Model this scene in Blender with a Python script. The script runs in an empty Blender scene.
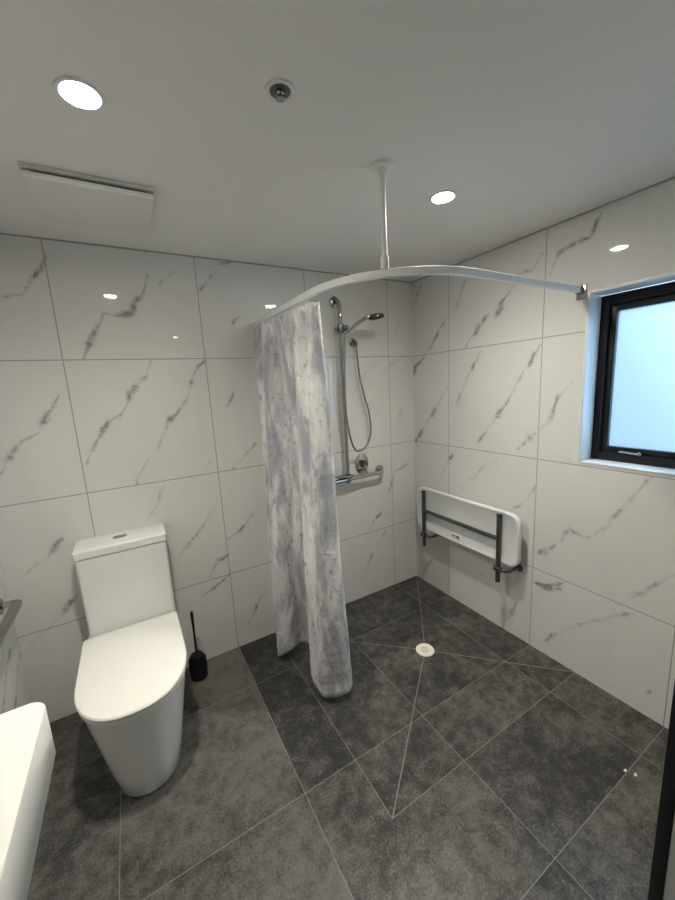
import bpy, bmesh, math, random
import numpy as np
from mathutils import Vector, Matrix, noise as mnoise

S = bpy.context.scene
C = S.collection
PI = math.pi
random.seed(4)

# ------------------------------------------------------------------ camera, world, exposure
cam = bpy.data.cameras.new('camera')
camo = bpy.data.objects.new('camera', cam)
C.objects.link(camo)
camo.matrix_world = Matrix((
    (0.863051226642775, 0.13427039789647532, -0.48694357007677985, -1.9804752273644566),
    (-0.5021824926022135, 0.12433191627359329, -0.8557770262863801, -2.209403119669509),
    (-0.054362894645385074, 0.983113948046948, 0.17473305594911626, 1.662590465933912),
    (0, 0, 0, 1)))
cam.sensor_fit = 'VERTICAL'
cam.sensor_height = 36.0
cam.lens = 360.988 / 900 * 36.0
cam.clip_start = 0.02
S.camera = camo

SKY_DIM, SKY_BRIGHT = .34, 7.8
world = bpy.data.worlds.new('overcast_sky')
S.world = world
world.use_nodes = True
wb = world.node_tree.nodes['Background']
wb.inputs['Color'].default_value = (0.49, 0.71, 0.92, 1)
# overcast sky, bright lobe added up front to throw daylight onto curtain and toilet
_n = world.node_tree.nodes; _l = world.node_tree.links
_g = _n.new('ShaderNodeTexCoord'); _d = _n.new('ShaderNodeVectorMath'); _d.operation = 'DOT_PRODUCT'
_d.inputs[1].default_value = Vector((.60, -.62, .50)).normalized()
_l.new(_g.outputs['Generated'], _d.inputs[0])
_m = _n.new('ShaderNodeMapRange'); _m.interpolation_type = 'SMOOTHSTEP'
for _i, _v in enumerate((.25, .95, SKY_DIM, SKY_BRIGHT)): _m.inputs[_i + 1].default_value = _v
_l.new(_d.outputs['Value'], _m.inputs[0]); _l.new(_m.outputs[0], wb.inputs['Strength'])

S.view_settings.view_transform = 'Standard'
S.view_settings.look = 'None'
S.view_settings.gamma = 1
S.view_settings.use_curve_mapping = False
S.view_settings.exposure = 0.0
LAMP = 810.0          # emission of the three downlight lenses
LAMPCOL = (1.0, 0.945, 0.825)

# room dimensions (metres): corner of the two far walls at the origin
H = 2.4
XL = -2.6             # left wall
YN = -2.0             # front wall with the doorway
YE = -3.6             # far end of the entry behind the camera

# ------------------------------------------------------------------ helpers
def link(o, parent=None):
    C.objects.link(o)
    if parent: o.parent = parent
    return o

def shade(me, ang=35):
    for p in me.polygons: p.use_smooth = True
    try: me.set_sharp_from_angle(angle=math.radians(ang))
    except Exception: pass

def obj(name, bm, mat, parent=None, smooth=True, ang=35, mats=None):
    """link a bmesh given in world coordinates; a child is stored relative to its thing's base"""
    bmesh.ops.recalc_face_normals(bm, faces=bm.faces)
    me = bpy.data.meshes.new(name)
    root = parent
    if root is not None:
        off = Vector((0, 0, 0)); r = root
        while r is not None:
            off += r.location; r = r.parent
        bmesh.ops.translate(bm, verts=bm.verts, vec=-off)
    bm.to_mesh(me); bm.free()
    if smooth: shade(me, ang)
    for m in (mats or [mat]): me.materials.append(m)
    return link(bpy.data.objects.new(name, me), parent)

def thing(name, label, cat, loc, group=None):
    o = bpy.data.objects.new(name, None)
    o.empty_display_size = .05
    o.location = loc; o['label'] = label; o['category'] = cat
    if group: o['group'] = group
    return link(o)

def tag(o, label, cat, group=None):
    o['label'] = label; o['category'] = cat
    if group: o['group'] = group
    return o

def struct(o):
    o['kind'] = 'structure'
    return o

def box(bm, lo, hi, bev=0.0, seg=2):
    r = bmesh.ops.create_cube(bm, size=1)
    for v in r['verts']:
        v.co = Vector([lo[i] + (v.co[i] + .5) * (hi[i] - lo[i]) for i in range(3)])
    if bev > 0:
        es = list({e for v in r['verts'] for e in v.link_edges})
        bmesh.ops.bevel(bm, geom=es, offset=bev, segments=seg, affect='EDGES', profile=.5)
    return bm

def frame_of(d):
    d = d.normalized()
    a = Vector((0, 0, 1)) if abs(d.z) < .9 else Vector((1, 0, 0))
    u = d.cross(a).normalized()
    return u, d.cross(u).normalized()

def tube(bm, pts, r, seg=16, cap=True, radii=None):
    pts = [Vector(p) for p in pts]
    n = len(pts); rings = []
    u = None
    for i, p in enumerate(pts):
        d = (pts[min(i + 1, n - 1)] - pts[max(i - 1, 0)]).normalized()
        if u is None: u, w = frame_of(d)
        else:
            u = (u - d * u.dot(d)).normalized(); w = d.cross(u)
        rr = radii[i] if radii else r
        rings.append([bm.verts.new(p + (u * math.cos(t) + w * math.sin(t)) * rr)
                      for t in [2 * PI * k / seg for k in range(seg)]])
    for a, b in zip(rings, rings[1:]):
        for k in range(seg):
            bm.faces.new((a[k], a[(k + 1) % seg], b[(k + 1) % seg], b[k]))
    if cap:
        bm.faces.new(rings[0][::-1]); bm.faces.new(rings[-1])
    return bm

def lathe(bm, prof, o, axis=(0, 0, 1), seg=32):
    """profile [(radius, height)] turned about axis through o; a zero radius closes the end"""
    o = Vector(o); ax = Vector(axis).normalized(); u, w = frame_of(ax)
    rings = []
    for r, h in prof:
        if r <= 1e-6: rings.append([bm.verts.new(o + ax * h)])
        else: rings.append([bm.verts.new(o + ax * h + (u * math.cos(t) + w * math.sin(t)) * r)
                            for t in [2 * PI * k / seg for k in range(seg)]])
    for a, b in zip(rings, rings[1:]):
        for k in range(seg):
            k2 = (k + 1) % seg
            if len(a) == 1 and len(b) == 1: continue
            if len(a) == 1: bm.faces.new((a[0], b[k], b[k2]))
            elif len(b) == 1: bm.faces.new((a[k], a[k2], b[0]))
            else: bm.faces.new((a[k], a[k2], b[k2], b[k]))
    return bm

def loft(bm, rings, cap0=True, cap1=True):
    vs = [[bm.verts.new(p) for p in r] for r in rings]
    n = len(vs[0])
    for a, b in zip(vs, vs[1:]):
        for k in range(n):
            bm.faces.new((a[k], a[(k + 1) % n], b[(k + 1) % n], b[k]))
    if cap0: bm.faces.new(vs[0][::-1])
    if cap1: bm.faces.new(vs[-1])
    return bm

def spline(pts, n=8):
    P = [Vector(p) for p in pts]
    P = [P[0] * 2 - P[1]] + P + [P[-1] * 2 - P[-2]]
    out = []
    for i in range(1, len(P) - 2):
        for k in range(n):
            t = k / n
            a, b, c, d = P[i - 1], P[i], P[i + 1], P[i + 2]
            out.append(.5 * ((2 * b) + (c - a) * t + (2 * a - 5 * b + 4 * c - d) * t * t + (3 * b - a - 3 * c + d) * t ** 3))
    out.append(P[-2])
    return out

def rrect(x0, x1, y0, y1, r, seg=6):
    out = []
    for cx, cy, a0 in ((x1 - r, y1 - r, 0), (x0 + r, y1 - r, 90), (x0 + r, y0 + r, 180), (x1 - r, y0 + r, 270)):
        for k in range(seg + 1):
            a = math.radians(a0 + 90 * k / seg)
            out.append((cx + r * math.cos(a), cy + r * math.sin(a)))
    return out

# ------------------------------------------------------------------ materials
class NT:
    def __init__(s, name):
        s.m = bpy.data.materials.new(name); s.m.use_nodes = True
        s.t = s.m.node_tree; s.n = s.t.nodes
        s.b = s.n['Principled BSDF']; s.out = s.n['Material Output']
    def new(s, ty, **kw):
        n = s.n.new(ty)
        for k, v in kw.items():
            if k.startswith('_'): setattr(n, k[1:], v)
            else: n.inputs[k].default_value = v
        return n
    def set(s, sock, v):
        if isinstance(v, bpy.types.NodeSocket): s.t.links.new(v, sock)
        else: sock.default_value = v
    def math(s, op, a, b=None, clamp=False):
        n = s.n.new('ShaderNodeMath'); n.operation = op; n.use_clamp = clamp
        s.set(n.inputs[0], a)
        if b is not None: s.set(n.inputs[1], b)
        return n.outputs[0]
    def ramp(s, f, lo, hi, a=0.0, b=1.0):
        n = s.n.new('ShaderNodeMapRange'); n.interpolation_type = 'SMOOTHSTEP'
        s.set(n.inputs[0], f)
        for i, v in enumerate((lo, hi, a, b)): n.inputs[i + 1].default_value = v
        return n.outputs[0]
    def mix(s, f, a, b, mode='MIX'):
        n = s.n.new('ShaderNodeMix'); n.data_type = 'RGBA'; n.blend_type = mode
        s.set(n.inputs[0], f)
        for k, v in ((6, a), (7, b)): s.set(n.inputs[k], v if isinstance(v, bpy.types.NodeSocket) else (*v, 1))
        return n.outputs[2]
    def noise(s, vec, scale, detail=4, rough=.55, dist=0.0):
        n = s.new('ShaderNodeTexNoise', Scale=scale, Detail=detail, Roughness=rough, Distortion=dist)
        if vec is not None: s.t.links.new(vec, n.inputs['Vector'])
        return n.outputs[0]
    def pos(s):
        if not hasattr(s, '_p'):
            s._p = s.n.new('ShaderNodeTexCoord').outputs['Object']
            x = s.n.new('ShaderNodeSeparateXYZ'); s.t.links.new(s._p, x.inputs[0]); s._x = x.outputs
        return s._p, s._x
    def scaled(s, v, sc, rot=(0, 0, 0)):
        n = s.n.new('ShaderNodeMapping'); s.t.links.new(v, n.inputs[0])
        n.inputs['Scale'].default_value = sc; n.inputs['Rotation'].default_value = rot
        return n.outputs[0]
    def bump(s, h, strength, dist=.002):
        n = s.new('ShaderNodeBump', Strength=strength, Distance=dist)
        s.t.links.new(h, n.inputs['Height']); s.t.links.new(n.outputs[0], s.b.inputs['Normal'])

def plain(name, col, rough=.4, metal=0.0, spec=.5, var=.04, vscale=30, coat=0.0):
    t = NT(name)
    p, _ = t.pos()
    f = t.noise(p, vscale, 3)
    c = t.mix(f, tuple(min(1, x * (1 - var)) for x in col), tuple(min(1, x * (1 + var)) for x in col))
    t.set(t.b.inputs['Base Color'], c)
    t.b.inputs['Roughness'].default_value = rough
    t.b.inputs['Metallic'].default_value = metal
    t.b.inputs['Specular IOR Level'].default_value = spec
    t.b.inputs['Coat Weight'].default_value = coat
    t.b.inputs['Coat Roughness'].default_value = .05
    return t.m

def marble(name, ax, g0, step, zl, other=None):
    """glossy marble-look wall tile; ax = index of the horizontal coordinate"""
    t = NT(name)
    p, x = t.pos()
    at = t.n.new('ShaderNodeAttribute'); at.attribute_name = 'vein'
    vein = at.outputs['Fac']
    h = x[ax]; z = x[2]
    hc = t.math('FLOOR', t.math('DIVIDE', t.math('SUBTRACT', h, g0), step))
    # thin dark grout lines
    fr = t.math('ABSOLUTE', t.math('SUBTRACT', t.math('FRACT', t.math('ADD', t.math('DIVIDE', t.math('SUBTRACT', h, g0), step), .5)), .5))
    gx = t.math('LESS_THAN', fr, .0024 / step)
    g = gx
    for zz in zl:
        g = t.math('MAXIMUM', g, t.math('LESS_THAN', t.math('ABSOLUTE', t.math('SUBTRACT', z, zz)), .0024))
    # fine breakup of the traced veins
    n1 = t.noise(p, 22, 5, .65, .6)
    n2 = t.noise(p, 70, 4, .6, .3)
    v = t.math('MULTIPLY', vein, t.math('ADD', .30, t.ramp(n1, .30, .72, 0, .85)), True)
    v = t.ramp(v, .02, .85, 0, .98)
    v = t.math('MULTIPLY', v, t.ramp(n2, .25, .7, .75, 1.05), True)
    # faint cloudy grey drifting along the diagonal
    pr = t.scaled(p, (1, 1, .45), (0, math.radians(35) if ax == 0 else 0, 0))
    cl = t.ramp(t.noise(pr, 2.6, 5, .6, .9), .45, .8, 0, .16)
    base = t.mix(cl, (.77, .765, .745), (.50, .50, .50))
    base = t.mix(v, base, (.27, .265, .25))
    base = t.mix(g, base, (.36, .355, .34))
    t.set(t.b.inputs['Base Color'], base)
    t.set(t.b.inputs['Roughness'], t.math('ADD', .035, t.math('MULTIPLY', g, .5)))
    t.b.inputs['Specular IOR Level'].default_value = .5
    t.bump(t.math('SUBTRACT', 1.0, g), .3, .001)
    return t.m

M = {}
M['wall_a'] = marble('marble_tile_back', 0, -.24, .6593, (.523, 1.19, 1.857))
M['wall_b'] = marble('marble_tile_right', 1, -.365, .6605, (.523, 1.19, 1.857))
M['wall_c'] = marble('marble_tile_side', 1, -.40, .66, (.523, 1.19, 1.857))
M['ceiling'] = plain('painted_ceiling', (.84, .835, .82), .55, var=.01, vscale=4)
M['paint'] = plain('painted_plaster', (.62, .62, .60), .6, var=.015)
M['shadowgap'] = plain('ceiling_joint_shadow_bead', (.36, .36, .35), .6)
M['ceramic'] = plain('white_ceramic', (.86, .86, .84), .12, var=.005, coat=.4)
M['seatplastic'] = plain('warm_white_seat_plastic', (.88, .87, .82), .2, var=.005)
M['basin'] = plain('white_basin_ceramic', (.90, .89, .85), .22, var=.005)
M['fallplastic'] = plain('white_moulded_plastic', (.80, .81, .82), .35, var=.01)
M['whitepl'] = plain('white_powdercoat', (.82, .83, .83), .3, var=.01)
M['vent'] = plain('vent_plastic', (.74, .74, .71), .45, var=.01)
M['dark'] = plain('dark_recess', (.02, .02, .02), .8)
M['black'] = plain('black_plastic', (.007, .007, .008), .45, spec=.3)
M['blackalu'] = plain('black_aluminium', (.008, .009, .012), .45, spec=.3)
M['chrome'] = plain('chrome', (.52, .52, .51), .09, 1.0, var=.02)
M['steel'] = plain('brushed_steel', (.34, .34, .33), .25, 1.0, var=.05)
M['darksteel'] = plain('dark_bronze_steel', (.13, .125, .115), .35, .8, var=.05)
M['reveal'] = plain('painted_window_reveal', (.80, .84, .86), .4, var=.01)
M['drain'] = plain('cream_drain_plastic', (.85, .82, .70), .35)
M['label'] = plain('printed_label', (.74, .75, .75), .5)
M['ink'] = plain('grey_print', (.22, .22, .22), .6)
M['doorgrey'] = plain('grey_door_lining', (.42, .42, .42), .5)

def emit(name, col, st):
    # a lensed diffuser: strongest straight down, weaker to the sides
    t = NT(name)
    t.b.inputs['Base Color'].default_value = (.8, .8, .8, 1)
    t.b.inputs['Emission Color'].default_value = (*col, 1)
    ge = t.n.new('ShaderNodeNewGeometry'); dt = t.n.new('ShaderNodeVectorMath'); dt.operation = 'DOT_PRODUCT'
    t.t.links.new(ge.outputs['Normal'], dt.inputs[0]); t.t.links.new(ge.outputs['Incoming'], dt.inputs[1])
    c = t.math('ABSOLUTE', dt.outputs['Value'])
    t.set(t.b.inputs['Emission Strength'], t.math('MULTIPLY', t.math('ADD', .26, t.math('MULTIPLY', t.math('POWER', c, 2.6), 1.6)), st))
    return t.m
M['lamp'] = emit('downlight_lens_glow', LAMPCOL, LAMP)
M['lamp_dim'] = emit('entry_downlight_lens_glow', LAMPCOL, LAMP * .35)

# textured chrome grip
t = NT('knurled_grip_steel')
p, _ = t.pos()
f = t.noise(p, 160, 2, .5)
t.set(t.b.inputs['Base Color'], t.mix(f, (.2, .2, .19), (.5, .5, .48)))
t.b.inputs['Metallic'].default_value = 1; t.b.inputs['Roughness'].default_value = .38
t.bump(f, .5, .002); M['grip'] = t.m

# obscured window glass
t = NT('frosted_glass')
p, _ = t.pos()
tr = t.new('ShaderNodeBsdfTranslucent'); f = t.noise(p, 120, 3)
t.set(tr.inputs['Color'], t.mix(f, (.86, .93, .95), (.94, .98, 1.0)))
gl = t.new('ShaderNodeBsdfGlossy', Roughness=.25)
rf = t.new('ShaderNodeBsdfRefraction', Roughness=.55, IOR=1.12); rf.inputs['Color'].default_value = (.88, .95, 1, 1)
m1 = t.new('ShaderNodeMixShader', Fac=.80)
t.t.links.new(tr.outputs[0], m1.inputs[1]); t.t.links.new(rf.outputs[0], m1.inputs[2])
mx = t.new('ShaderNodeMixShader', Fac=.05)
t.t.links.new(m1.outputs[0], mx.inputs[1]); t.t.links.new(gl.outputs[0], mx.inputs[2])
t.t.links.new(mx.outputs[0], t.out.inputs['Surface']); M['glass'] = t.m

# printed shower curtain
t = NT('marble_print_curtain')
p, _ = t.pos()
a = t.noise(t.scaled(p, (1, 1, .28)), 11, 5, .62, .5)
b = t.noise(t.scaled(p, (1, 1, .6)), 30, 5, .72, .8)
c = t.noise(t.scaled(p, (1, 1, 1.6)), 13, 3, .6, 1.2)
col = t.mix(t.ramp(a, .38, .66), (.88, .88, .88), (.42, .42, .48))
col = t.mix(t.ramp(b, .54, .70, 0, .65), col, (.26, .26, .29))
col = t.mix(t.ramp(t.noise(t.scaled(p, (1, 1, .4)), 9, 3, .5, 1.5), .6, .72, 0, .35), col, (.62, .60, .52))
th = t.math('ABSOLUTE', t.math('SUBTRACT', c, .5))
col = t.mix(t.math('MULTIPLY', t.ramp(th, 0, .018, 1, 0), t.ramp(b, .53, .60)), col, (.10, .10, .10))
t.set(t.b.inputs['Base Color'], col)
t.b.inputs['Roughness'].default_value = .30
t.b.inputs['Sheen Weight'].default_value = .15
wr = t.noise(t.scaled(p, (1, 1, 3.0)), 14, 4, .55, .4)
t.bump(wr, .32, .02)
tl = t.new('ShaderNodeBsdfTranslucent'); t.set(tl.inputs['Color'], col)
mx = t.new('ShaderNodeMixShader', Fac=.08)
t.t.links.new(t.b.outputs[0], mx.inputs[1]); t.t.links.new(tl.outputs[0], mx.inputs[2])
t.t.links.new(mx.outputs[0], t.out.inputs['Surface']); M['curtain'] = t.m

# dark stone floor tile with pale grout and fall cuts to the drain
DR = (-.569, -.70)
FXL = (-.243, -.903, -1.556, -2.226); FYL = (-.365, -1.031, -1.69, -2.35, -3.01)
WX, WY = -1.306, -1.295
t = NT('dark_stone_floor_tile')
p, x = t.pos()
X, Y = x[0], x[1]
inwet = t.math('MULTIPLY', t.math('GREATER_THAN', X, WX), t.math('GREATER_THAN', Y, WY))
def near(s, c, w=.0014): return t.math('LESS_THAN', t.math('ABSOLUTE', t.math('SUBTRACT', s, c)), w)
g = None
ix = iy = 0.0
for v in FXL:
    k = near(X, v); g = k if g is None else t.math('MAXIMUM', g, k); ix = t.math('ADD', ix, t.math('GREATER_THAN', X, v))
for v in FYL:
    g = t.math('MAXIMUM', g, near(Y, v)); iy = t.math('ADD', iy, t.math('GREATER_THAN', Y, v))
g = t.math('MAXIMUM', g, t.math('MULTIPLY', near(X, WX), t.math('GREATER_THAN', Y, WY)))
g = t.math('MAXIMUM', g, t.math('MULTIPLY', near(Y, WY), t.math('GREATER_THAN', X, WX)))
for k, (cx, cy) in enumerate(((0, 0), (WX, 0), (WX, WY), (0, WY))):
    dx, dy = cx - DR[0], cy - DR[1]; L = math.hypot(dx, dy); dx /= L; dy /= L
    rx = t.math('SUBTRACT', X, DR[0]); ry = t.math('SUBTRACT', Y, DR[1])
    cr = t.math('SUBTRACT', t.math('MULTIPLY', rx, dy), t.math('MULTIPLY', ry, dx))
    al = t.math('ADD', t.math('MULTIPLY', rx, dx), t.math('MULTIPLY', ry, dy))
    on = t.math('MULTIPLY', t.math('LESS_THAN', t.math('ABSOLUTE', cr), .0023), t.math('GREATER_THAN', al, 0.0))
    g = t.math('MAXIMUM', g, t.math('MULTIPLY', on, inwet))
cell = t.n.new('ShaderNodeCombineXYZ')
t.set(cell.inputs[0], ix); t.set(cell.inputs[1], iy); t.set(cell.inputs[2], inwet)
wn = t.n.new('ShaderNodeTexWhiteNoise'); t.t.links.new(cell.outputs[0], wn.inputs[0])
tone = wn.outputs[0]
# each tile shifts the pattern so that it breaks at the joints
shift = t.n.new('ShaderNodeVectorMath'); shift.operation = 'MULTIPLY_ADD'
t.t.links.new(cell.outputs[0], shift.inputs[0]); shift.inputs[1].default_value = (3.7, 5.3, 2.1); t.t.links.new(p, shift.inputs[2])
sp = shift.outputs[0]
n1 = t.noise(sp, 3.2, 6, .62, .5); n2 = t.noise(sp, 18, 6, .72, .3); n3 = t.noise(sp, 120, 5, .75)
f = t.math('ADD', t.math('MULTIPLY', t.math('SUBTRACT', n1, .5), 2.0), t.math('MULTIPLY', t.math('SUBTRACT', n2, .5), 2.2))
f = t.math('ADD', f, t.math('MULTIPLY', t.math('SUBTRACT', n3, .5), 2.4))
f = t.math('ADD', f, t.math('MULTIPLY', t.math('SUBTRACT', tone, .5), .30))
f = t.math('ADD', f, t.math('MULTIPLY', t.math('MULTIPLY', t.math('LESS_THAN', X, -1.556), t.math('GREATER_THAN', X, -2.226)), .42))  # paler tile column; left strip stays darker, basin shade put into its tone
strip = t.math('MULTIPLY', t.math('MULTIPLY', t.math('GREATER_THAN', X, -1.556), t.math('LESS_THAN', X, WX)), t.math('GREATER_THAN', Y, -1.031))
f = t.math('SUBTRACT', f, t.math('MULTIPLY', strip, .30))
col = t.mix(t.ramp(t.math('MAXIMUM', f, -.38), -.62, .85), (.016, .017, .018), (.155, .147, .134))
col = t.mix(t.math('MULTIPLY', t.ramp(n3, .54, .68, 0, .6), t.ramp(n2, .46, .60)), col, (.28, .27, .255))
col = t.mix(g, col, (.25, .24, .22))
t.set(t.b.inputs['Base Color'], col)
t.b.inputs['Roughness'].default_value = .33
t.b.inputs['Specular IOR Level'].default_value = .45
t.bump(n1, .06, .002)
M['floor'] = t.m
VA= [([(-2.21,2.324),(-2.249,2.26),(-2.295,2.195),(-2.325,2.142),(-2.389,2.133)],1.0),([(-2.134,2.381),(-2.223,2.309)],0.4),([(-1.667,2.314),(-1.743,2.247)],0.9),([(-1.797,2.281),(-1.824,2.201),(-1.874,2.136),(-1.889,2.094),(-1.963,2.071),(-2.013,2.083),(-2.071,2.0),(-2.101,1.938),(-2.134,1.861)],1.0),([(-1.343,2.4),(-1.419,2.381)],1.0),([(-1.452,2.325),(-1.538,2.233)],0.9),([(-1.334,2.099),(-1.379,2.058)],0.8),([(-1.837,1.847),(-1.871,1.77),(-1.951,1.685),(-1.995,1.594),(-2.082,1.536),(-2.143,1.442),(-2.196,1.34)],1.0),([(-1.998,1.594),(-2.072,1.449)],0.4),([(-1.564,1.843),(-1.628,1.784),(-1.683,1.63),(-1.779,1.526),(-1.818,1.463),(-1.864,1.378)],0.9),([(-1.921,1.319),(-1.967,1.265),(-1.99,1.196)],0.8),([(-1.408,1.671),(-1.461,1.58)],0.9),([(-1.589,1.275),(-1.645,1.208)],0.7),([(-1.863,1.161),(-1.913,1.048),(-1.966,0.995)],0.7),([(-1.601,0.979),(-1.669,0.893),(-1.773,0.78),(-1.841,0.724)],0.7),([(-2.259,1.692),(-2.297,1.628),(-2.361,1.521),(-2.454,1.472),(-2.533,1.34)],0.9),([(-2.355,0.976),(-2.431,0.901),(-2.524,0.834)],0.8),([(-2.325,0.671),(-2.394,0.611)],1.3),([(-2.337,0.647),(-2.458,0.545),(-2.563,0.465)],0.5),([(-1.557,0.653),(-1.628,0.627),(-1.679,0.543)],1.2),([(-1.559,0.524),(-1.658,0.468),(-1.733,0.434)],1.2),([(-1.329,0.932),(-1.439,0.816),(-1.546,0.757)],0.9),([(-1.317,1.331),(-1.415,1.243),(-1.469,1.194)],0.9),([(-1.33,0.339),(-1.391,0.287),(-1.482,0.124)],0.8),([(-0.33,0.665),(-0.42,0.619),(-0.461,0.555)],1.0),([(-0.316,0.501),(-0.451,0.351),(-0.557,0.154)],0.6),([(-0.072,1.007),(-0.218,0.965),(-0.274,0.81)],0.8),([(-0.366,1.812),(-0.505,1.695),(-0.598,1.558)],0.5),([(-0.13,1.838),(-0.238,1.788)],0.7),([(-0.019,2.273),(-0.121,2.138),(-0.204,1.941)],0.5),([(-0.099,1.525),(-0.187,1.298)],0.5),([(-1.631,2.447),(-1.777,2.346)],0.3)]
VB= [([(-0.35,2.08),(-0.276,2.006),(-0.176,1.893),(-0.033,1.773),(0.003,1.699)],1.1),([(-0.111,2.381),(-0.01,2.207)],0.9),([(-0.686,2.046),(-0.607,1.974),(-0.506,1.863)],1.0),([(-0.846,2.164),(-0.774,2.094),(-0.742,2.027)],1.2),([(-0.632,1.83),(-0.533,1.673),(-0.44,1.5)],0.9),([(-0.35,1.612),(-0.232,1.446),(-0.044,1.224)],1.0),([(-0.067,1.267),(-0.019,1.189)],1.3),([(-0.405,1.127),(-0.349,1.044),(-0.289,0.957)],1.1),([(-1.013,1.824),(-0.949,1.714)],1.2),([(-0.92,1.683),(-0.815,1.493),(-0.737,1.404),(-0.619,1.245)],0.9),([(-0.831,1.511),(-0.758,1.424)],1.2),([(-1.189,1.617),(-1.123,1.541),(-1.084,1.419),(-1.033,1.363)],0.9),([(-1.0,1.332),(-0.905,1.233)],1.2),([(-1.008,2.286),(-0.957,2.217),(-0.864,2.223)],0.9),([(-1.272,2.367),(-1.25,2.325),(-1.235,2.287),(-1.165,2.281),(-1.096,2.258),(-1.055,2.175)],1.0),([(-1.256,2.348),(-1.243,2.302)],1.2),([(-0.502,2.28),(-0.434,2.122)],0.9),([(-0.772,1.152),(-0.638,1.057),(-0.48,0.89)],0.5),([(-1.55,1.186),(-1.47,1.051),(-1.397,0.906),(-1.308,0.811),(-1.218,0.825),(-1.189,0.769),(-1.117,0.67),(-1.042,0.616)],0.8),([(-1.218,0.825),(-1.184,0.755)],1.2),([(-1.116,0.682),(-1.095,0.637)],1.0),([(-1.203,0.505),(-1.133,0.446),(-1.05,0.432)],1.4),([(-1.189,0.461),(-1.076,0.411)],1.1),([(-1.534,0.503),(-1.376,0.375),(-1.218,0.219),(-1.118,0.091)],0.7),([(-1.159,0.157),(-1.121,0.086)],1.0),([(-1.664,0.764),(-1.584,0.662),(-1.505,0.565)],0.8),([(-1.626,0.142),(-1.607,0.112)],1.2),([(-1.589,0.097),(-1.464,0.044)],0.5),([(-1.024,1.036),(-0.956,0.91),(-0.892,0.861)],0.7),([(-1.546,2.178),(-1.489,2.098)],0.3),([(-1.227,1.199),(-1.125,1.188)],0.3),([(-0.805,0.479),(-0.651,0.302),(-0.567,0.145)],0.4)]

# ------------------------------------------------------------------ setting: walls, floor, ceiling, window
def vein_field(U, Z, veins, seed):
    """surface pattern: soft-edged strokes along traced polylines, as one value per vertex"""
    rs = np.random.RandomState(seed)
    F = np.zeros_like(U)
    for pts, w in veins:
        P = np.array(pts); Q = []
        for a, b in zip(P[:-1], P[1:]):
            L = np.hypot(*(b - a)); n = max(1, int(L / .03))
            for k in range(n): Q.append(a + (b - a) * k / n)
        Q.append(P[-1]); Q = np.array(Q)
        Q[1:-1] += rs.normal(0, .0032, Q[1:-1].shape)
        ph = rs.rand(4) * 6.3; k_ = np.arange(len(Q)) * .03
        inten = np.clip(.62 + .40 * np.sin(k_ * 26 + ph[0]) + .28 * np.sin(k_ * 61 + ph[1]), .14, 1.0)
        width = .010 + .010 * np.clip(.4 + .6 * np.sin(k_ * 31 + ph[2]), 0, 1) * inten
        width[0] *= .5; width[-1] *= .5
        for i in range(len(Q) - 1):
            a, b = Q[i], Q[i + 1]; d = b - a; L2 = d @ d + 1e-9
            tt = np.clip(((U - a[0]) * d[0] + (Z - a[1]) * d[1]) / L2, 0, 1)
            dist = np.hypot(U - a[0] - tt * d[0], Z - a[1] - tt * d[1])
            ww = width[i] * (1.15 if w > 1 else 1)
            iw = w * (inten[i] * (1 - tt) + inten[i + 1] * tt)
            F = np.maximum(F, iw * np.exp(-(dist / ww) ** 2))
            F = np.maximum(F, .62 * w * np.exp(-(dist / .0065) ** 2))
            F = np.maximum(F, .24 * iw * np.exp(-(dist / (ww * 2.6)) ** 2))
    return np.clip(F, 0, 1)

def tiled_wall(name, mat, axis, u0, u1, z0, z1, thick, veins, seed, hole=None, step=.008, sgn=1):
    """fine grid in the wall's plane (axis 'A' = plane y 0, 'B' = plane x const) with a solid backing"""
    def lin(a, b, extra):
        v = set(np.round(np.linspace(a, b, int(round((b - a) / step)) + 1), 5))
        v = [q for q in v if all(abs(q - e) > step * .45 for e in extra)] + list(extra)
        return np.array(sorted(v))
    us = lin(u0, u1, [hole[0], hole[1]] if hole else [])
    zs = lin(z0, z1, [hole[2], hole[3]] if hole else [])
    U, Z = np.meshgrid(us, zs, indexing='ij')
    F = vein_field(U, Z, veins, seed) if veins else np.zeros_like(U)
    nu, nz = len(us), len(zs)
    if axis[0] == 'A': co = np.stack([U, np.full_like(U, axis[1]), Z], -1)
    else: co = np.stack([np.full_like(U, axis[1]), U, Z], -1)
    co = co.reshape(-1, 3).tolist()
    idx = lambda i, j: i * nz + j
    faces = []
    for i in range(nu - 1):
        for j in range(nz - 1):
            if hole and us[i] >= hole[0] - 1e-6 and us[i + 1] <= hole[1] + 1e-6 and zs[j] >= hole[2] - 1e-6 and zs[j + 1] <= hole[3] + 1e-6: continue
            faces.append((idx(i, j), idx(i + 1, j), idx(i + 1, j + 1), idx(i, j + 1)))
    vals = F.reshape(-1).tolist()
    rects = [(u0, u1, z0, z1)]
    if hole: rects = [(u0, u1, z0, hole[2]), (u0, u1, hole[3], z1), (u0, hole[0], hole[2], hole[3]), (hole[1], u1, hole[2], hole[3])]
    for r in rects:                       # masonry behind the tiles
        b = len(co)
        for d in (.002 * sgn, thick * sgn):
            for (u, z) in ((r[0], r[2]), (r[1], r[2]), (r[1], r[3]), (r[0], r[3])):
                co.append([u, axis[1] + d, z] if axis[0] == 'A' else [axis[1] + d, u, z]); vals.append(0)
        for q in ((0, 1, 2, 3), (7, 6, 5, 4), (0, 4, 5, 1), (1, 5, 6, 2), (2, 6, 7, 3), (3, 7, 4, 0)): faces.append(tuple(b + k for k in q))
    me = bpy.data.meshes.new(name); me.from_pydata(co, [], faces); me.update()
    a = me.attributes.new('vein', 'FLOAT', 'POINT'); a.data.foreach_set('value', vals)
    me.materials.append(mat)
    return struct(link(bpy.data.objects.new(name, me)))

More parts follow.
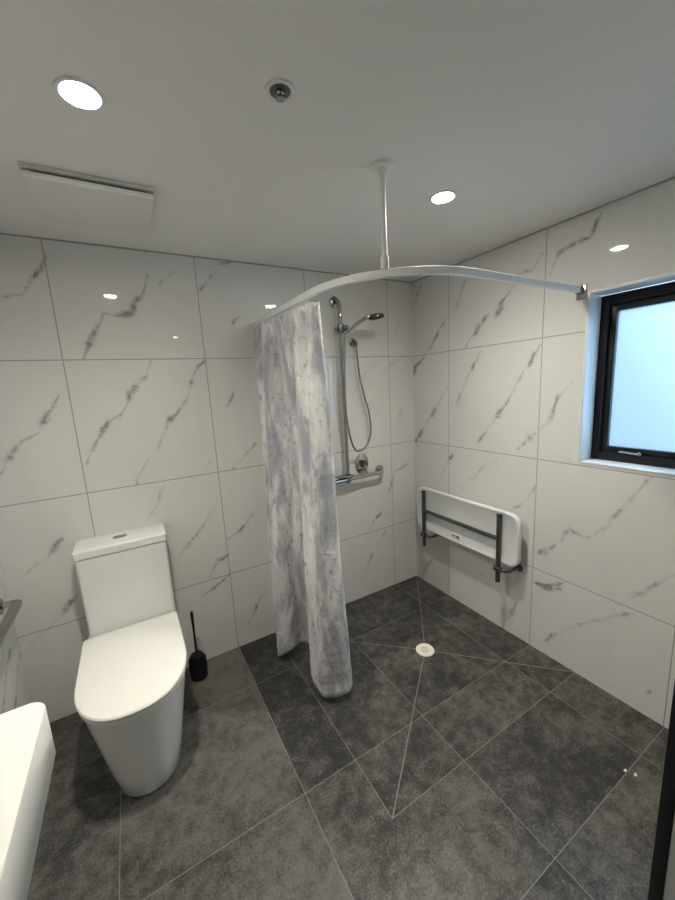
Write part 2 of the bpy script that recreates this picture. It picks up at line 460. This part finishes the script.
WIN = (-1.95, -1.237, 1.206, 2.043)     # y0, y1, z0, z1
tiled_wall('wall_back', M['wall_a'], ('A', 0), XL, 0, 0, H, .12, VA, 3)
tiled_wall('wall_right', M['wall_b'], ('B', 0), YN, 0, 0, H, .16, VB, 5, hole=WIN)
VL = [([(-.60, .20), (-.40, .36), (-.22, .50), (-.08, .56)], 1.0), ([(-.30, .22), (-.15, .38), (-.03, .44)], .9), ([(-.8, .5), (-.5, .62), (-.3, .68)], 1.0), ([(-.25, .55), (-.12, .70), (-.03, .78)], .6), ([(-.5, .35), (-.32, .5), (-.2, .62)], .7), ([(-.9, 1.3), (-.6, 1.7), (-.35, 2.1)], .7), ([(-1.6, 1.2), (-1.3, 1.55)], .6)]
tiled_wall('wall_left', M['wall_c'], ('B', XL), YN, 0, 0, H, .12, VL, 8, step=.012, sgn=-1)

def sbox(name, lo, hi, mat, bev=0):
    return struct(obj(name, box(bmesh.new(), lo, hi, bev), mat, smooth=bev > 0))
sbox('floor', (XL - .12, YE, -.1), (.16, .12, 0), M['floor'])
sbox('ceiling', (XL - .12, YE, H), (.16, .12, H + .1), M['ceiling'])
sbox('wall_front', (-1.11, YN - .12, 0), (.16, YN, H), M['paint'])
sbox('wall_entry', (XL - .12, YE - .12, -.1), (.16, YE, H + .1), M['paint'])
sbox('wall_entry_left', (XL - .12, YE, 0), (XL, YN, H), M['paint'])
sbox('wall_entry_right', (-.9, YE, 0), (-.78, YN - .12, H), M['paint'])
# thin shadow beads where the tiles meet the ceiling
sbox('trim_1', (XL, -.006, H - .006), (0, 0, H), M['shadowgap'])
sbox('trim_2', (-.006, YN, H - .006), (0, -.006, H), M['shadowgap'])

# doorway: black jamb and grey lining behind it
d = struct(thing('door_1', 'black door frame', 'door', (-1.15, YN, 0)))
for k in ('label', 'category'): del d[k]
obj('door_jamb', box(bmesh.new(), (-1.172, YN - .026, 0), (-1.11, YN - .003, H), .002), M['blackalu'], d)
obj('door_lining', box(bmesh.new(), (-1.170, YN - .12, 0), (-1.11, YN - .026, H)), M['doorgrey'], d, smooth=False)

# window: painted reveal, black fixed frame, black awning sash, frosted pane
y0, y1, z0, z1 = WIN
bm = bmesh.new()
T = .014
for lo, hi in (((-.004, y1 - T, z0), (.118, y1, z1)), ((-.004, y0, z0), (.118, y0 + T, z1)),
               ((-.004, y0 + T, z1 - T), (.118, y1 - T, z1)), ((-.004, y0 + T, z0), (.118, y1 - T, z0 + T * .5))): box(bm, lo, hi, .0015)
win = struct(obj('window_1', bm, M['reveal'], None))
def ringframe(bm, xa, xb, ya, yb, za, zb, w):
    for lo, hi in (((xa, ya, za), (xb, ya + w, zb)), ((xa, yb - w, za), (xb, yb, zb)),
                   ((xa, ya + w, za), (xb, yb - w, za + w)), ((xa, ya + w, zb - w), (xb, yb - w, zb))): box(bm, lo, hi, .0015)
fr = obj('window_frame', (ringframe(b := bmesh.new(), .104, .19, y0 + .002, y1 - .002, z0 + .002, z1 - .02, .046), b)[1], M['blackalu'], win)
sash = obj('window_sash', (ringframe(b := bmesh.new(), .122, .165, y0 + .043, y1 - .043, z0 + .043, z1 - .062, .034), b)[1], M['blackalu'], win)
obj('window_pane', box(bmesh.new(), (.142, y0 + .072, z0 + .072), (.148, y1 - .072, z1 - .091)), M['glass'], sash, smooth=False)
b = bmesh.new()
tube(b, [(.118, -1.365, 1.258), (.110, -1.375, 1.263), (.108, -1.41, 1.262), (.109, -1.45, 1.260)], .005, 10)
lathe(b, [(0, 0), (.011, 0), (.011, .016), (0, .018)], (.124, -1.455, 1.260), (-1, 0, 0), 16)
obj('window_stay_handle', b, M['chrome'], win)

# ------------------------------------------------------------------ ceiling fittings
def downlight(x, y, label, rl=.0405, mat=M['lamp']):
    th = thing('downlight', label, 'ceiling light', (x, y, H), 'recessed ceiling downlights')
    obj('bezel', lathe(bmesh.new(), [(.0415, -.001), (.043, -.004), (.052, -.004), (.054, -.001), (.054, .0), (.0415, .0)], (x, y, H), seg=48), M['whitepl'], th)
    obj('lens', lathe(bmesh.new(), [(0, -.0025), (rl, -.0025), (rl + .0005, -.0005), (0, -.0005)], (x, y, H), seg=48), mat, th)
    return th
downlight(-1.977, -1.027, 'round lit downlight in the ceiling near the square extractor vent')
downlight(-.748, -1.031, 'round lit downlight in the ceiling beside the curtain rail support rod')
downlight(-1.31, -3.04, 'round lit downlight in the entry ceiling behind the camera, seen reflected in the tiles', .030, M['lamp_dim'])

vx, vy = -1.982, -.475
th = thing('extractor_vent', 'square off-white extractor fan cover hanging below the ceiling over the toilet', 'ventilation grille', (vx, vy, H))
obj('vent_backplate', box(bmesh.new(), (vx - .165, vy - .15, H - .020), (vx + .165, vy + .15, H)), M['dark'], th, smooth=False)
b = bmesh.new()
for lo, hi in (((vx - .19, vy - .175, H - .012), (vx + .19, vy - .155, H)), ((vx - .19, vy + .155, H - .012), (vx + .19, vy + .175, H)),
               ((vx - .19, vy - .155, H - .012), (vx - .168, vy + .155, H)), ((vx + .168, vy - .155, H - .012), (vx + .19, vy + .155, H))): box(b, lo, hi, .002)
obj('vent_rim', b, M['vent'], th)
obj('vent_cover', box(bmesh.new(), (vx - .187, vy - .172, H - .040), (vx + .187, vy + .172, H - .020), .005, 3), M['vent'], th)

sx, sy = -1.542, -1.247
th = thing('fire_sprinkler', 'small recessed metal fire sprinkler head in a white ceiling ring', 'sprinkler', (sx, sy, H))
obj('escutcheon', lathe(bmesh.new(), [(.027, .0), (.027, -.003), (.032, -.005), (.038, -.003), (.039, 0)], (sx, sy, H), seg=40), M['whitepl'], th)
obj('recess_cup', lathe(bmesh.new(), [(0, -.0012), (.026, -.0012), (.026, -.0004), (0, -.0004)], (sx, sy, H), seg=32), M['darksteel'], th)
b = bmesh.new()
lathe(b, [(0, 0), (.011, 0), (.011, -.006), (.006, -.010), (0, -.010)], (sx, sy, H - .001), seg=20)
tube(b, [(sx - .009, sy, H - .004), (sx - .010, sy, H - .012), (sx, sy, H - .017)], .0022, 8)
tube(b, [(sx + .009, sy, H - .004), (sx + .010, sy, H - .012), (sx, sy, H - .017)], .0022, 8)
lathe(b, [(0, -.017), (.011, -.017), (.011, -.019), (0, -.019)], (sx, sy, H), seg=20)
obj('sprinkler_head', b, M['steel'], th)
obj('sprinkler_orifice', lathe(bmesh.new(), [(0, -.0125), (.007, -.0125), (.007, -.009), (0, -.009)], (sx, sy, H), seg=16), M['dark'], th)

# ------------------------------------------------------------------ curtain rail
RZ = 2.055
path = [(-1.243, -.006), (-1.243, -.2), (-1.243, -.45), (-1.243, -.70)]
for k in range(1, 14):
    a = PI + (PI / 2) * k / 14
    path.append((-.795 + .448 * math.cos(a), -.765 + .448 * math.sin(a)))
path += [(-.795, -1.213), (-.5, -1.211), (-.25, -1.208), (-.006, -1.205)]
rail = thing('curtain_rail', 'white L-curved shower curtain rail running wall to wall', 'curtain rail', (-.795, -1.213, RZ))
b = bmesh.new(); rings = []
for i, q in enumerate(path):
    a = Vector(path[max(i - 1, 0)]); c = Vector(path[min(i + 1, len(path) - 1)]); dd = (c - a).normalized(); nn = Vector((-dd.y, dd.x))
    rings.append([(q[0] + nn.x * o, q[1] + nn.y * o, RZ + z) for o, z in ((-.010, -.013), (-.011, -.010), (-.011, .012), (-.009, .014), (.009, .014), (.011, .012), (.011, -.010), (.010, -.013))])
loft(b, rings)
obj('rail_track', b, M['whitepl'], rail)
obj('wall_flange', lathe(bmesh.new(), [(0, 0), (.028, 0), (.028, .004), (.018, .008), (.018, .02), (0, .02)], (-1.243, 0, RZ), (0, -1, 0)), M['whitepl'], rail)
b = bmesh.new(); box(b, (-.006, -1.232, RZ - .045), (0, -1.188, RZ + .022), .002); box(b, (-.03, -1.219, RZ - .018), (-.004, -1.193, RZ + .016), .002)
obj('wall_bracket', b, M['steel'], rail)
PX, PY = -1.110, -1.099
b = bmesh.new(); lathe(b, [(0, RZ + .012 - H), (.014, RZ + .012 - H), (.015, RZ + .05 - H), (.0095, RZ + .06 - H), (.0095, -.03), (.015, -.02), (.016, -.006), (.016, 0), (0, 0)], (PX, PY, H), seg=24)
obj('ceiling_rod', b, M['whitepl'], rail)
obj('ceiling_flange', lathe(bmesh.new(), [(.012, -.012), (.034, -.010), (.040, -.003), (.040, 0), (.012, 0)], (PX, PY, H), seg=36), M['whitepl'], rail)

# ------------------------------------------------------------------ shower curtain
top = [(-1.235, -.035), (-1.285, -.085), (-1.235, -.120), (-1.160, -.150), (-1.268, -.185), (-1.275, -.27), (-1.195, -.31), (-1.205, -.36), (-1.280, -.42), (-1.262, -.48),
       (-1.200, -.52), (-1.270, -.59), (-1.262, -.64), (-1.205, -.67), (-1.265, -.745), (-1.222, -.785), (-1.205, -.735), (-1.190, -.67)]
bot = [(-1.27, -.05), (-1.335, -.10), (-1.325, -.145), (-1.265, -.175), (-1.365, -.23), (-1.375, -.30), (-1.31, -.32), (-1.235, -.29), (-1.17, -.31), (-1.13, -.37),
       (-1.17, -.44), (-1.24, -.49), (-1.292, -.555), (-1.298, -.63), (-1.280, -.705), (-1.165, -.755), (-1.110, -.70), (-1.105, -.62)]
ts = spline([(*q, 0) for q in top], 14); bs = spline([(*q, 0) for q in bot], 14)
NR = 90; b = bmesh.new(); grid = []
for j in range(NR + 1):
    s = j / NR; z = 2.026 - s * 1.966
    e = s ** .85
    row = []
    for i, (a, c) in enumerate(zip(ts, bs)):
        q = a.lerp(c, e)
        u = i / len(ts)
        nx = mnoise.noise(Vector((u * 9, z * 1.5, 3.1))) * .012 * min(1, s * 5) + mnoise.noise(Vector((u * 26, z * 5, 7))) * .004 * min(1, s * 5)
        ny = mnoise.noise(Vector((u * 9, z * 1.6, 9.1))) * .010 * min(1, s * 5)
        wr = mnoise.noise(Vector((u * 5, z * 22, 1.7))) * .0042 * min(1, max(0, (s - .25) * 3)) * (1 if u > .55 else .4)
        sag = -.012 * abs(math.sin(u * PI * 11)) * (1 - s) ** 8
        zz = z + sag + (.022 * math.sin(u * 21) if s > .9 else 0) * (s - .9) * 10
        row.append(b.verts.new((q.x + nx - wr, q.y + ny - wr * .6, zz)))
    grid.append(row)
for r0, r1 in zip(grid, grid[1:]):
    for i in range(len(r0) - 1): b.faces.new((r0[i], r0[i + 1], r1[i + 1], r1[i]))
cur = thing('shower_curtain', 'grey and white marble-print fabric shower curtain bunched on the rail near the toilet', 'shower curtain', (-1.25, -.4, .05))
co = obj('curtain_fabric', b, M['curtain'], cur, ang=180)
sm = co.modifiers.new('thickness', 'SOLIDIFY'); sm.thickness = .0015
for k in range(9):
    yy = -.05 - .085 * k
    b = bmesh.new()
    tube(b, [(-1.243, yy, RZ - .012), (-1.243, yy, RZ - .026), (-1.250, yy, RZ - .030), (-1.254, yy, RZ - .036), (-1.250, yy, RZ - .046), (-1.243, yy, RZ - .040)], .0022, 8)
    obj('curtain_hook', b, M['whitepl'], cur)

# ------------------------------------------------------------------ shower set on the back wall
def flange(b, o, ax, r=.036, t=.010):
    lathe(b, [(0, 0), (r, 0), (r, t * .6), (r * .8, t), (0, t)], o, ax, 28)

GX, GY = -.684, -.062
# L grab rail: upright with slider bar plus horizontal bar
gr = thing('grab_rail', 'chrome upright and horizontal grab rail on the shower wall behind the curtain edge', 'grab rail', (GX, 0, 1.0))
b = bmesh.new()
tube(b, [(GX, -.004, 2.215), (GX, -.035, 2.215), (GX, -.053, 2.208), (GX, GY, 2.19), (GX, GY, 2.1), (GX, GY, 1.5), (GX, GY, 1.03), (GX, GY, 1.0)], .0145, 20)
obj('upright_bar', b, M['chrome'], gr)
b = bmesh.new()
tube(b, [(-1.06, -.004, .995), (-1.06, -.04, .995), (-1.045, GY, .995), (-1.0, GY, .995), (-.7, GY, 1.0), (-.40, GY, 1.005), (-.375, -.056, 1.006), (-.362, -.035, 1.006), (-.362, -.004, 1.006)], .0150, 20)
obj('horizontal_bar', b, M['chrome'], gr)
for o in ((GX, 0, 2.215), (-1.06, 0, .995), (-.362, 0, 1.006)):
    b = bmesh.new(); flange(b, o, (0, -1, 0), .038); obj('flange', b, M['steel'], gr)
b = bmesh.new(); lathe(b, [(0, -.03), (.020, -.03), (.021, .03), (0, .03)], (GX, GY, 1.01), (0, 0, 1), 24)
box(b, (GX - .10, GY - .035, 1.022), (GX + .035, GY + .02, 1.036), .006)
obj('corner_joint', b, M['steel'], gr)

# hand shower on its slider
hs = thing('hand_shower', 'chrome hand shower held on a slider near the top of the upright rail', 'hand shower', (GX, GY, 2.03))
b = bmesh.new()
lathe(b, [(0, -.028), (.022, -.028), (.024, -.02), (.024, .02), (.022, .028), (0, .028)], (GX, GY, 2.035), (0, 0, 1), 24)
lathe(b, [(0, 0), (.018, 0), (.020, .02), (.018, .045), (0, .047)], (GX + .006, GY - .012, 2.03), (.55, -.75, .1), 20)
lathe(b, [(0, 0), (.012, 0), (.014, .03), (0, .032)], (GX - .015, GY, 2.03), (-1, -.2, 0), 18)
obj('slider_holder', b, M['steel'], hs)
b = bmesh.new()
hp = spline([(GX + .005, GY - .05, 2.000), (GX + .04, GY - .075, 2.028), (GX + .085, GY - .10, 2.066), (GX + .125, GY - .125, 2.090), (GX + .165, GY - .14, 2.098)], 5)
n = len(hp); tube(b, hp, .012, 16, radii=[.0105 + .004 * i / n for i in range(n)])
obj('handle', b, M['chrome'], hs)
b = bmesh.new()
lathe(b, [(0, .016), (.022, .015), (.046, .006), (.052, -.006), (.051, -.016), (0, -.016)], (GX + .185, GY - .15, 2.098), (-.10, .05, 1), 30)
obj('spray_head', b, M['darksteel'], hs)
lathe(b := bmesh.new(), [(0, -.0185), (.042, -.0185), (.044, -.0155), (0, -.0155)], (GX + .185, GY - .15, 2.098), (-.10, .05, 1), 30)
obj('spray_plate', b, M['black'], hs)
b = bmesh.new()
hose = [(-.556, -.045, 1.930), (-.552, -.048, 1.86), (-.540, -.05, 1.72), (-.512, -.05, 1.60), (-.475, -.05, 1.47), (-.462, -.05, 1.37), (-.470, -.05, 1.285), (-.510, -.052, 1.218),
        (-.565, -.060, 1.192), (-.620, -.085, 1.205), (-.662, -.105, 1.26), (-.690, -.112, 1.36), (-.705, -.112, 1.50), (-.700, -.112, 1.75), (-.688, -.112, 1.92), (GX + .005, GY - .05, 2.000)]
tube(b, spline(hose, 8), .0065, 12)
obj('hose', b, M['steel'], hs)

wo = thing('hose_outlet', 'round chrome hose outlet elbow on the shower wall', 'shower fitting', (-.556, 0, 1.955))
b = bmesh.new(); flange(b, (-.556, 0, 1.955), (0, -1, 0), .030); obj('outlet_plate', b, M['steel'], wo)
b = bmesh.new(); tube(b, [(-.556, -.008, 1.955), (-.556, -.032, 1.955), (-.556, -.043, 1.950), (-.556, -.045, 1.938), (-.556, -.045, 1.925)], .011, 14); obj('outlet_elbow', b, M['darksteel'], wo)

mx_ = thing('shower_mixer', 'round chrome shower mixer tap with lever above the horizontal rail', 'tap', (-.522, 0, 1.082))
lathe(b := bmesh.new(), [(0, 0), (.058, 0), (.058, .004), (.052, .008), (0, .008)], (-.522, 0, 1.082), (0, -1, 0), 40)
bmesh.ops.scale(b, verts=b.verts, vec=(1, 1, 1.35), space=Matrix.Translation((0.522, 0, -1.082)))
obj('mixer_plate', b, M['chrome'], mx_)
lathe(b := bmesh.new(), [(0, .006), (.024, .006), (.026, .030), (.022, .050), (0, .053)], (-.522, 0, 1.085), (0, -1, 0), 30)
obj('mixer_body', b, M['darksteel'], mx_)
b = bmesh.new(); tube(b, [(-.522, -.040, 1.085), (-.518, -.050, 1.055), (-.512, -.056, 1.010)], .006, 12, radii=[.010, .008, .006]); obj('mixer_lever', b, M['chrome'], mx_)

# floor waste
dr = thing('floor_drain', 'round cream floor drain where the shower tiles meet', 'drain', (DR[0], DR[1], 0))
lathe(b := bmesh.new(), [(.038, .0015), (.040, .005), (.054, .005), (.057, .001), (.057, 0), (.038, 0)], (DR[0], DR[1], 0), seg=48)
obj('drain_ring', b, M['drain'], dr)
lathe(b := bmesh.new(), [(0, .0035), (.034, .0035), (.038, .0015), (.038, .0005), (0, .0005)], (DR[0], DR[1], 0), seg=40)
obj('drain_grate', b, M['drain'], dr)
b = bmesh.new()
for k in range(-3, 4):
    w = math.sqrt(.028 ** 2 - (k * .008) ** 2)
    box(b, (DR[0] - w, DR[1] + k * .008 - .0013, .0034), (DR[0] + w, DR[1] + k * .008 + .0013, .0040))
obj('grate_slots', b, plain('drain_slot_shadow_grey', (.42, .40, .34), .5), dr, smooth=False)

# ------------------------------------------------------------------ fold-up shower seat
st = thing('shower_bench', 'white fold-up shower bench seat with dark steel frame folded against the window wall', 'shower seat', (0, -.57, .40))
xs = -.092
prof = rrect(-.996, -.128, .520, .858, .065, 8)
def pr(x, ins): 
    cy, cz = -.562, .689
    return [(x, cy + (y - cy) * (1 - ins / .43), cz + (z - cz) * (1 - ins / .162)) for y, z in prof]
b = bmesh.new(); loft(b, [pr(xs + .026, .008), pr(xs + .030 - .004, .004), pr(xs + .018, 0), pr(xs, 0), pr(xs - .006, .003), pr(xs - .008, .008), pr(xs - .008, .014), pr(xs - .005, .018)])
obj('seat_panel', b, M['fallplastic'], st)
xb = xs - .024
for y in (-.222, -.874):
    b = bmesh.new(); tube(b, [(xb, y, .398), (xb, y, .835)], .0145, 18)
    obj('frame_tube', b, M['darksteel'], st)
    b = bmesh.new(); lathe(b, [(0, 0), (.0158, 0), (.0158, .006), (0, .008)], (xb, y, .833), seg=20); obj('tube_cap', b, M['black'], st)
    b = bmesh.new()
    tube(b, [(xb, y - .014, .485), (xb, y - .045, .485), (xb + .02, y - .062, .485), (-.012, y - .066, .485)], .010, 14)
    lathe(b, [(0, 0), (.026, 0), (.026, .006), (.018, .014), (0, .014)], (0, y - .066, .485), (-1, 0, 0), 24)
    lathe(b, [(0, -.022), (.019, -.022), (.019, .022), (0, .022)], (xb, y, .485), (0, 1, 0), 20)
    obj('wall_hinge', b, M['darksteel'], st)
b = bmesh.new(); tube(b, [(xb, -.228, .684), (xb, -.868, .684)], .0125, 16); obj('cross_bar', b, M['darksteel'], st)
b = bmesh.new(); box(b, (xs - .0085, -.56, .557), (xs - .006, -.48, .587), .0005); lab = obj('maker_label', b, M['label'], st)
b = bmesh.new()
for a, c, e, f in ((-.500, -.488, .565, .577), (-.515, -.504, .567, .580), (-.553, -.528, .563, .582)): box(b, (xs - .0090, a, e), (xs - .0083, c, f))
obj('label_print', b, M['ink'], lab, smooth=False)

# ------------------------------------------------------------------ toilet
TX = -2.108
def dsec(z, hw, yb, yf, dome=0.0, n=44, p=2.3):
    """D outline: straight back at yb, straight sides, rounded front at yf"""
    out = []; ym = yf + hw * 1.30
    rb = .02
    out.append((TX - hw + rb, yb, z)); out.append((TX - hw + rb * .3, yb - rb * .3, z)); out.append((TX - hw, yb - rb, z))
    for k in range(1, 5): out.append((TX - hw, yb - rb + (ym - yb + rb) * k / 5, z))
    for k in range(n + 1):
        a = PI + PI * k / n
        ca, sa = math.cos(a), math.sin(a)
        out.append((TX + hw * math.copysign(abs(ca) ** (2 / p), ca), ym + (ym - yf) * math.copysign(abs(sa) ** (2 / p), sa), z))
    for k in range(4, 0, -1): out.append((TX + hw, yb - rb + (ym - yb + rb) * k / 5, z))
    out.append((TX + hw, yb - rb, z)); out.append((TX + hw - rb * .3, yb - rb * .3, z)); out.append((TX + hw - rb, yb, z))
    return out
toi = thing('toilet', 'white close-coupled back-to-wall toilet with lid down', 'toilet', (TX, -.35, 0))
b = bmesh.new()
loft(b, [dsec(0, .130, -.004, -.672, p=2.1), dsec(.012, .136, -.004, -.684, p=2.1), dsec(.12, .152, -.004, -.702), dsec(.24, .172, -.004, -.724), dsec(.34, .188, -.004, -.745),
         dsec(.42, .200, -.004, -.766), dsec(.462, .204, -.004, -.776), dsec(.468, .200, -.004, -.772)])
obj('pan', b, M['ceramic'], toi)
b = bmesh.new()
loft(b, [dsec(.4705, .203, -.195, -.778), dsec(.474, .210, -.193, -.788), dsec(.484, .210, -.193, -.788), dsec(.487, .206, -.195, -.783)])
obj('seat', b, M['seatplastic'], toi)
b = bmesh.new()
loft(b, [dsec(.4895, .205, -.192, -.783), dsec(.492, .212, -.190, -.792), dsec(.501, .213, -.190, -.793), dsec(.507, .209, -.193, -.788), dsec(.5095, .196, -.200, -.772), dsec(.5115, .155, -.22, -.70), dsec(.5125, .08, -.27, -.55)])
obj('lid', b, M['seatplastic'], toi)
b = bmesh.new(); 
def cs(z, ins): 
    return [(x, y, z) for x, y in rrect(TX - .190 + ins, TX + .212 - ins, -.178 + ins, -.004, .018)]
loft(b, [cs(.4695, .006), cs(.475, .001), cs(.56, .002), cs(.903, 0), cs(.907, .003)])
cis = obj('cistern', b, M['ceramic'], toi)
b = bmesh.new(); loft(b, [cs(.9085, .002), cs(.911, -.006), cs(.944, -.006), cs(.951, -.001), cs(.953, .008)])
obj('cistern_lid', b, M['ceramic'], toi)
b = bmesh.new(); 
loft(b, [[(x, y, z) for x, y in rrect(TX - .028, TX + .036, -.108, -.074, .0165)] for z in (.9525, .957)])
obj('flush_button', b, M['steel'], toi)

# toilet brush
bx_, by_ = -1.822, -.118
br = thing('toilet_brush', 'black toilet brush standing in its round holder between toilet and curtain', 'toilet brush', (bx_, by_, 0))
lathe(b := bmesh.new(), [(0, 0), (.042, 0), (.047, .006), (.050, .06), (.050, .118), (.046, .128), (.044, .128), (.044, .118), (0, .110)], (bx_, by_, 0), seg=36)
obj('holder', b, M['black'], br)
lathe(b := bmesh.new(), [(0, .111), (.036, .111), (.040, .128), (.036, .147), (.020, .153), (0, .155)], (bx_, by_, 0), seg=30)
obj('brush_head_cap', b, M['black'], br)
b = bmesh.new(); tube(b, [(bx_, by_, .15), (bx_ + .002, by_ + .001, .30), (bx_ + .003, by_ + .001, .42), (bx_ + .003, by_ + .001, .426)], .007, 14, radii=[.006, .0065, .0085, .005])
obj('brush_handle', b, M['black'], br)

# ------------------------------------------------------------------ wash basin on the left wall
bs_ = thing('wash_basin', 'white wall-hung wash basin with rounded corner on the left wall', 'basin', (XL, -1.35, .70))
YB0, YB1, XR = -1.70, -1.030, -2.278
def bsec(z, ins, r=.045):
    out = []
    x1 = XR - ins; ya = YB0 + ins; yb = YB1 - ins
    pts = [(XL + .002, ya)] 
    for cx, cy, a0 in ((x1 - r, ya + r, 270), (x1 - r, yb - r, 0)):
        for k in range(9):
            a = math.radians(a0 + 90 * k / 8); pts.append((cx + r * math.cos(a), cy + r * math.sin(a)))
    pts.append((XL + .002, yb))
    return [(x, y, z) for x, y in pts]
b = bmesh.new()
loft(b, [bsec(.700, .012), bsec(.703, .004), bsec(.710, 0), bsec(.854, 0), bsec(.8565, .0015), bsec(.857, .005),
         bsec(.857, .120, .04), bsec(.852, .128, .04), bsec(.80, .138, .03), bsec(.765, .150, .02), bsec(.760, .155, .015)])
# pull the bowl's back edge away from the wall so a tap deck remains
for v in b.verts:
    if v.co.x < XL + .01 and v.co.z < .8561 and v.co.z > .7595 and YB0 + .1 < v.co.y < YB1 - .1: v.co.x = XL + .10
for v in b.verts:
    if v.co.x < XL + .01 and abs(v.co.z - .857) < 1e-4 and YB0 + .1 < v.co.y < YB1 - .1: v.co.x = XL + .09
obj('basin_body', b, M['basin'], bs_)
lathe(b := bmesh.new(), [(0, 0), (.022, 0), (.022, .002), (.016, .004), (0, .004)], (XL + .19, -1.35, .760), seg=24)
obj('basin_waste', b, M['chrome'], bs_)
tp = thing('basin_tap', 'chrome lever mixer tap at the back of the wash basin', 'tap', (XL + .05, -1.35, .857))
b = bmesh.new(); lathe(b, [(0, 0), (.024, 0), (.022, .01), (.020, .10), (.021, .12), (0, .125)], (XL + .05, -1.35, .8575), seg=24)
tube(b, [(XL + .055, -1.35, .93), (XL + .10, -1.35, .945), (XL + .15, -1.35, .935), (XL + .155, -1.35, .92)], .011, 14); obj('tap_body', b, M['chrome'], tp)
b = bmesh.new(); tube(b, [(XL + .05, -1.35, .98), (XL + .07, -1.35, 1.0), (XL + .14, -1.35, 1.02)], .007, 12); obj('tap_lever', b, M['chrome'], tp)

# grab rail on the left wall beside the toilet
gl_ = thing('grab_rail', 'knurled steel grab rail on the left wall beside the toilet', 'grab rail', (XL, -.12, .77))
GZ = .765
b = bmesh.new(); tube(b, [(-2.536, -.150, GZ), (-2.535, -.175, GZ), (-2.535, -.45, GZ), (-2.535, -.85, GZ)], .0195, 20); obj('grip', b, M['grip'], gl_)
for y, s in ((-.135, 1), (-.865, -1)):
    b = bmesh.new(); tube(b, [(XL + .006, y, GZ), (-2.56, y, GZ), (-2.545, y - .004 * s, GZ), (-2.536, y - .018 * s, GZ)], .0150, 18); obj('standoff', b, M['chrome'], gl_)
    b = bmesh.new(); flange(b, (XL, y, GZ), (1, 0, 0), .036); obj('flange', b, M['steel'], gl_)

# two tiny white specks, built as thin flat pieces on the tiles by the doorway
for q, (cx, cy, lb) in enumerate(((-.372, -1.684, 'tiny white speck on the dark floor, the one nearer the drain of the two'), (-.357, -1.714, 'tiny white speck on the dark floor, the one nearer the black door jamb'))):
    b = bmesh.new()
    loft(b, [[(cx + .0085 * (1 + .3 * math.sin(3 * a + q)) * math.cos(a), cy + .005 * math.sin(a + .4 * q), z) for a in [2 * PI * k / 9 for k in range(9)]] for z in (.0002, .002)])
    o = obj('floor_speck', b, M['whitepl']); tag(o, lb, 'scrap', 'white specks on the floor')
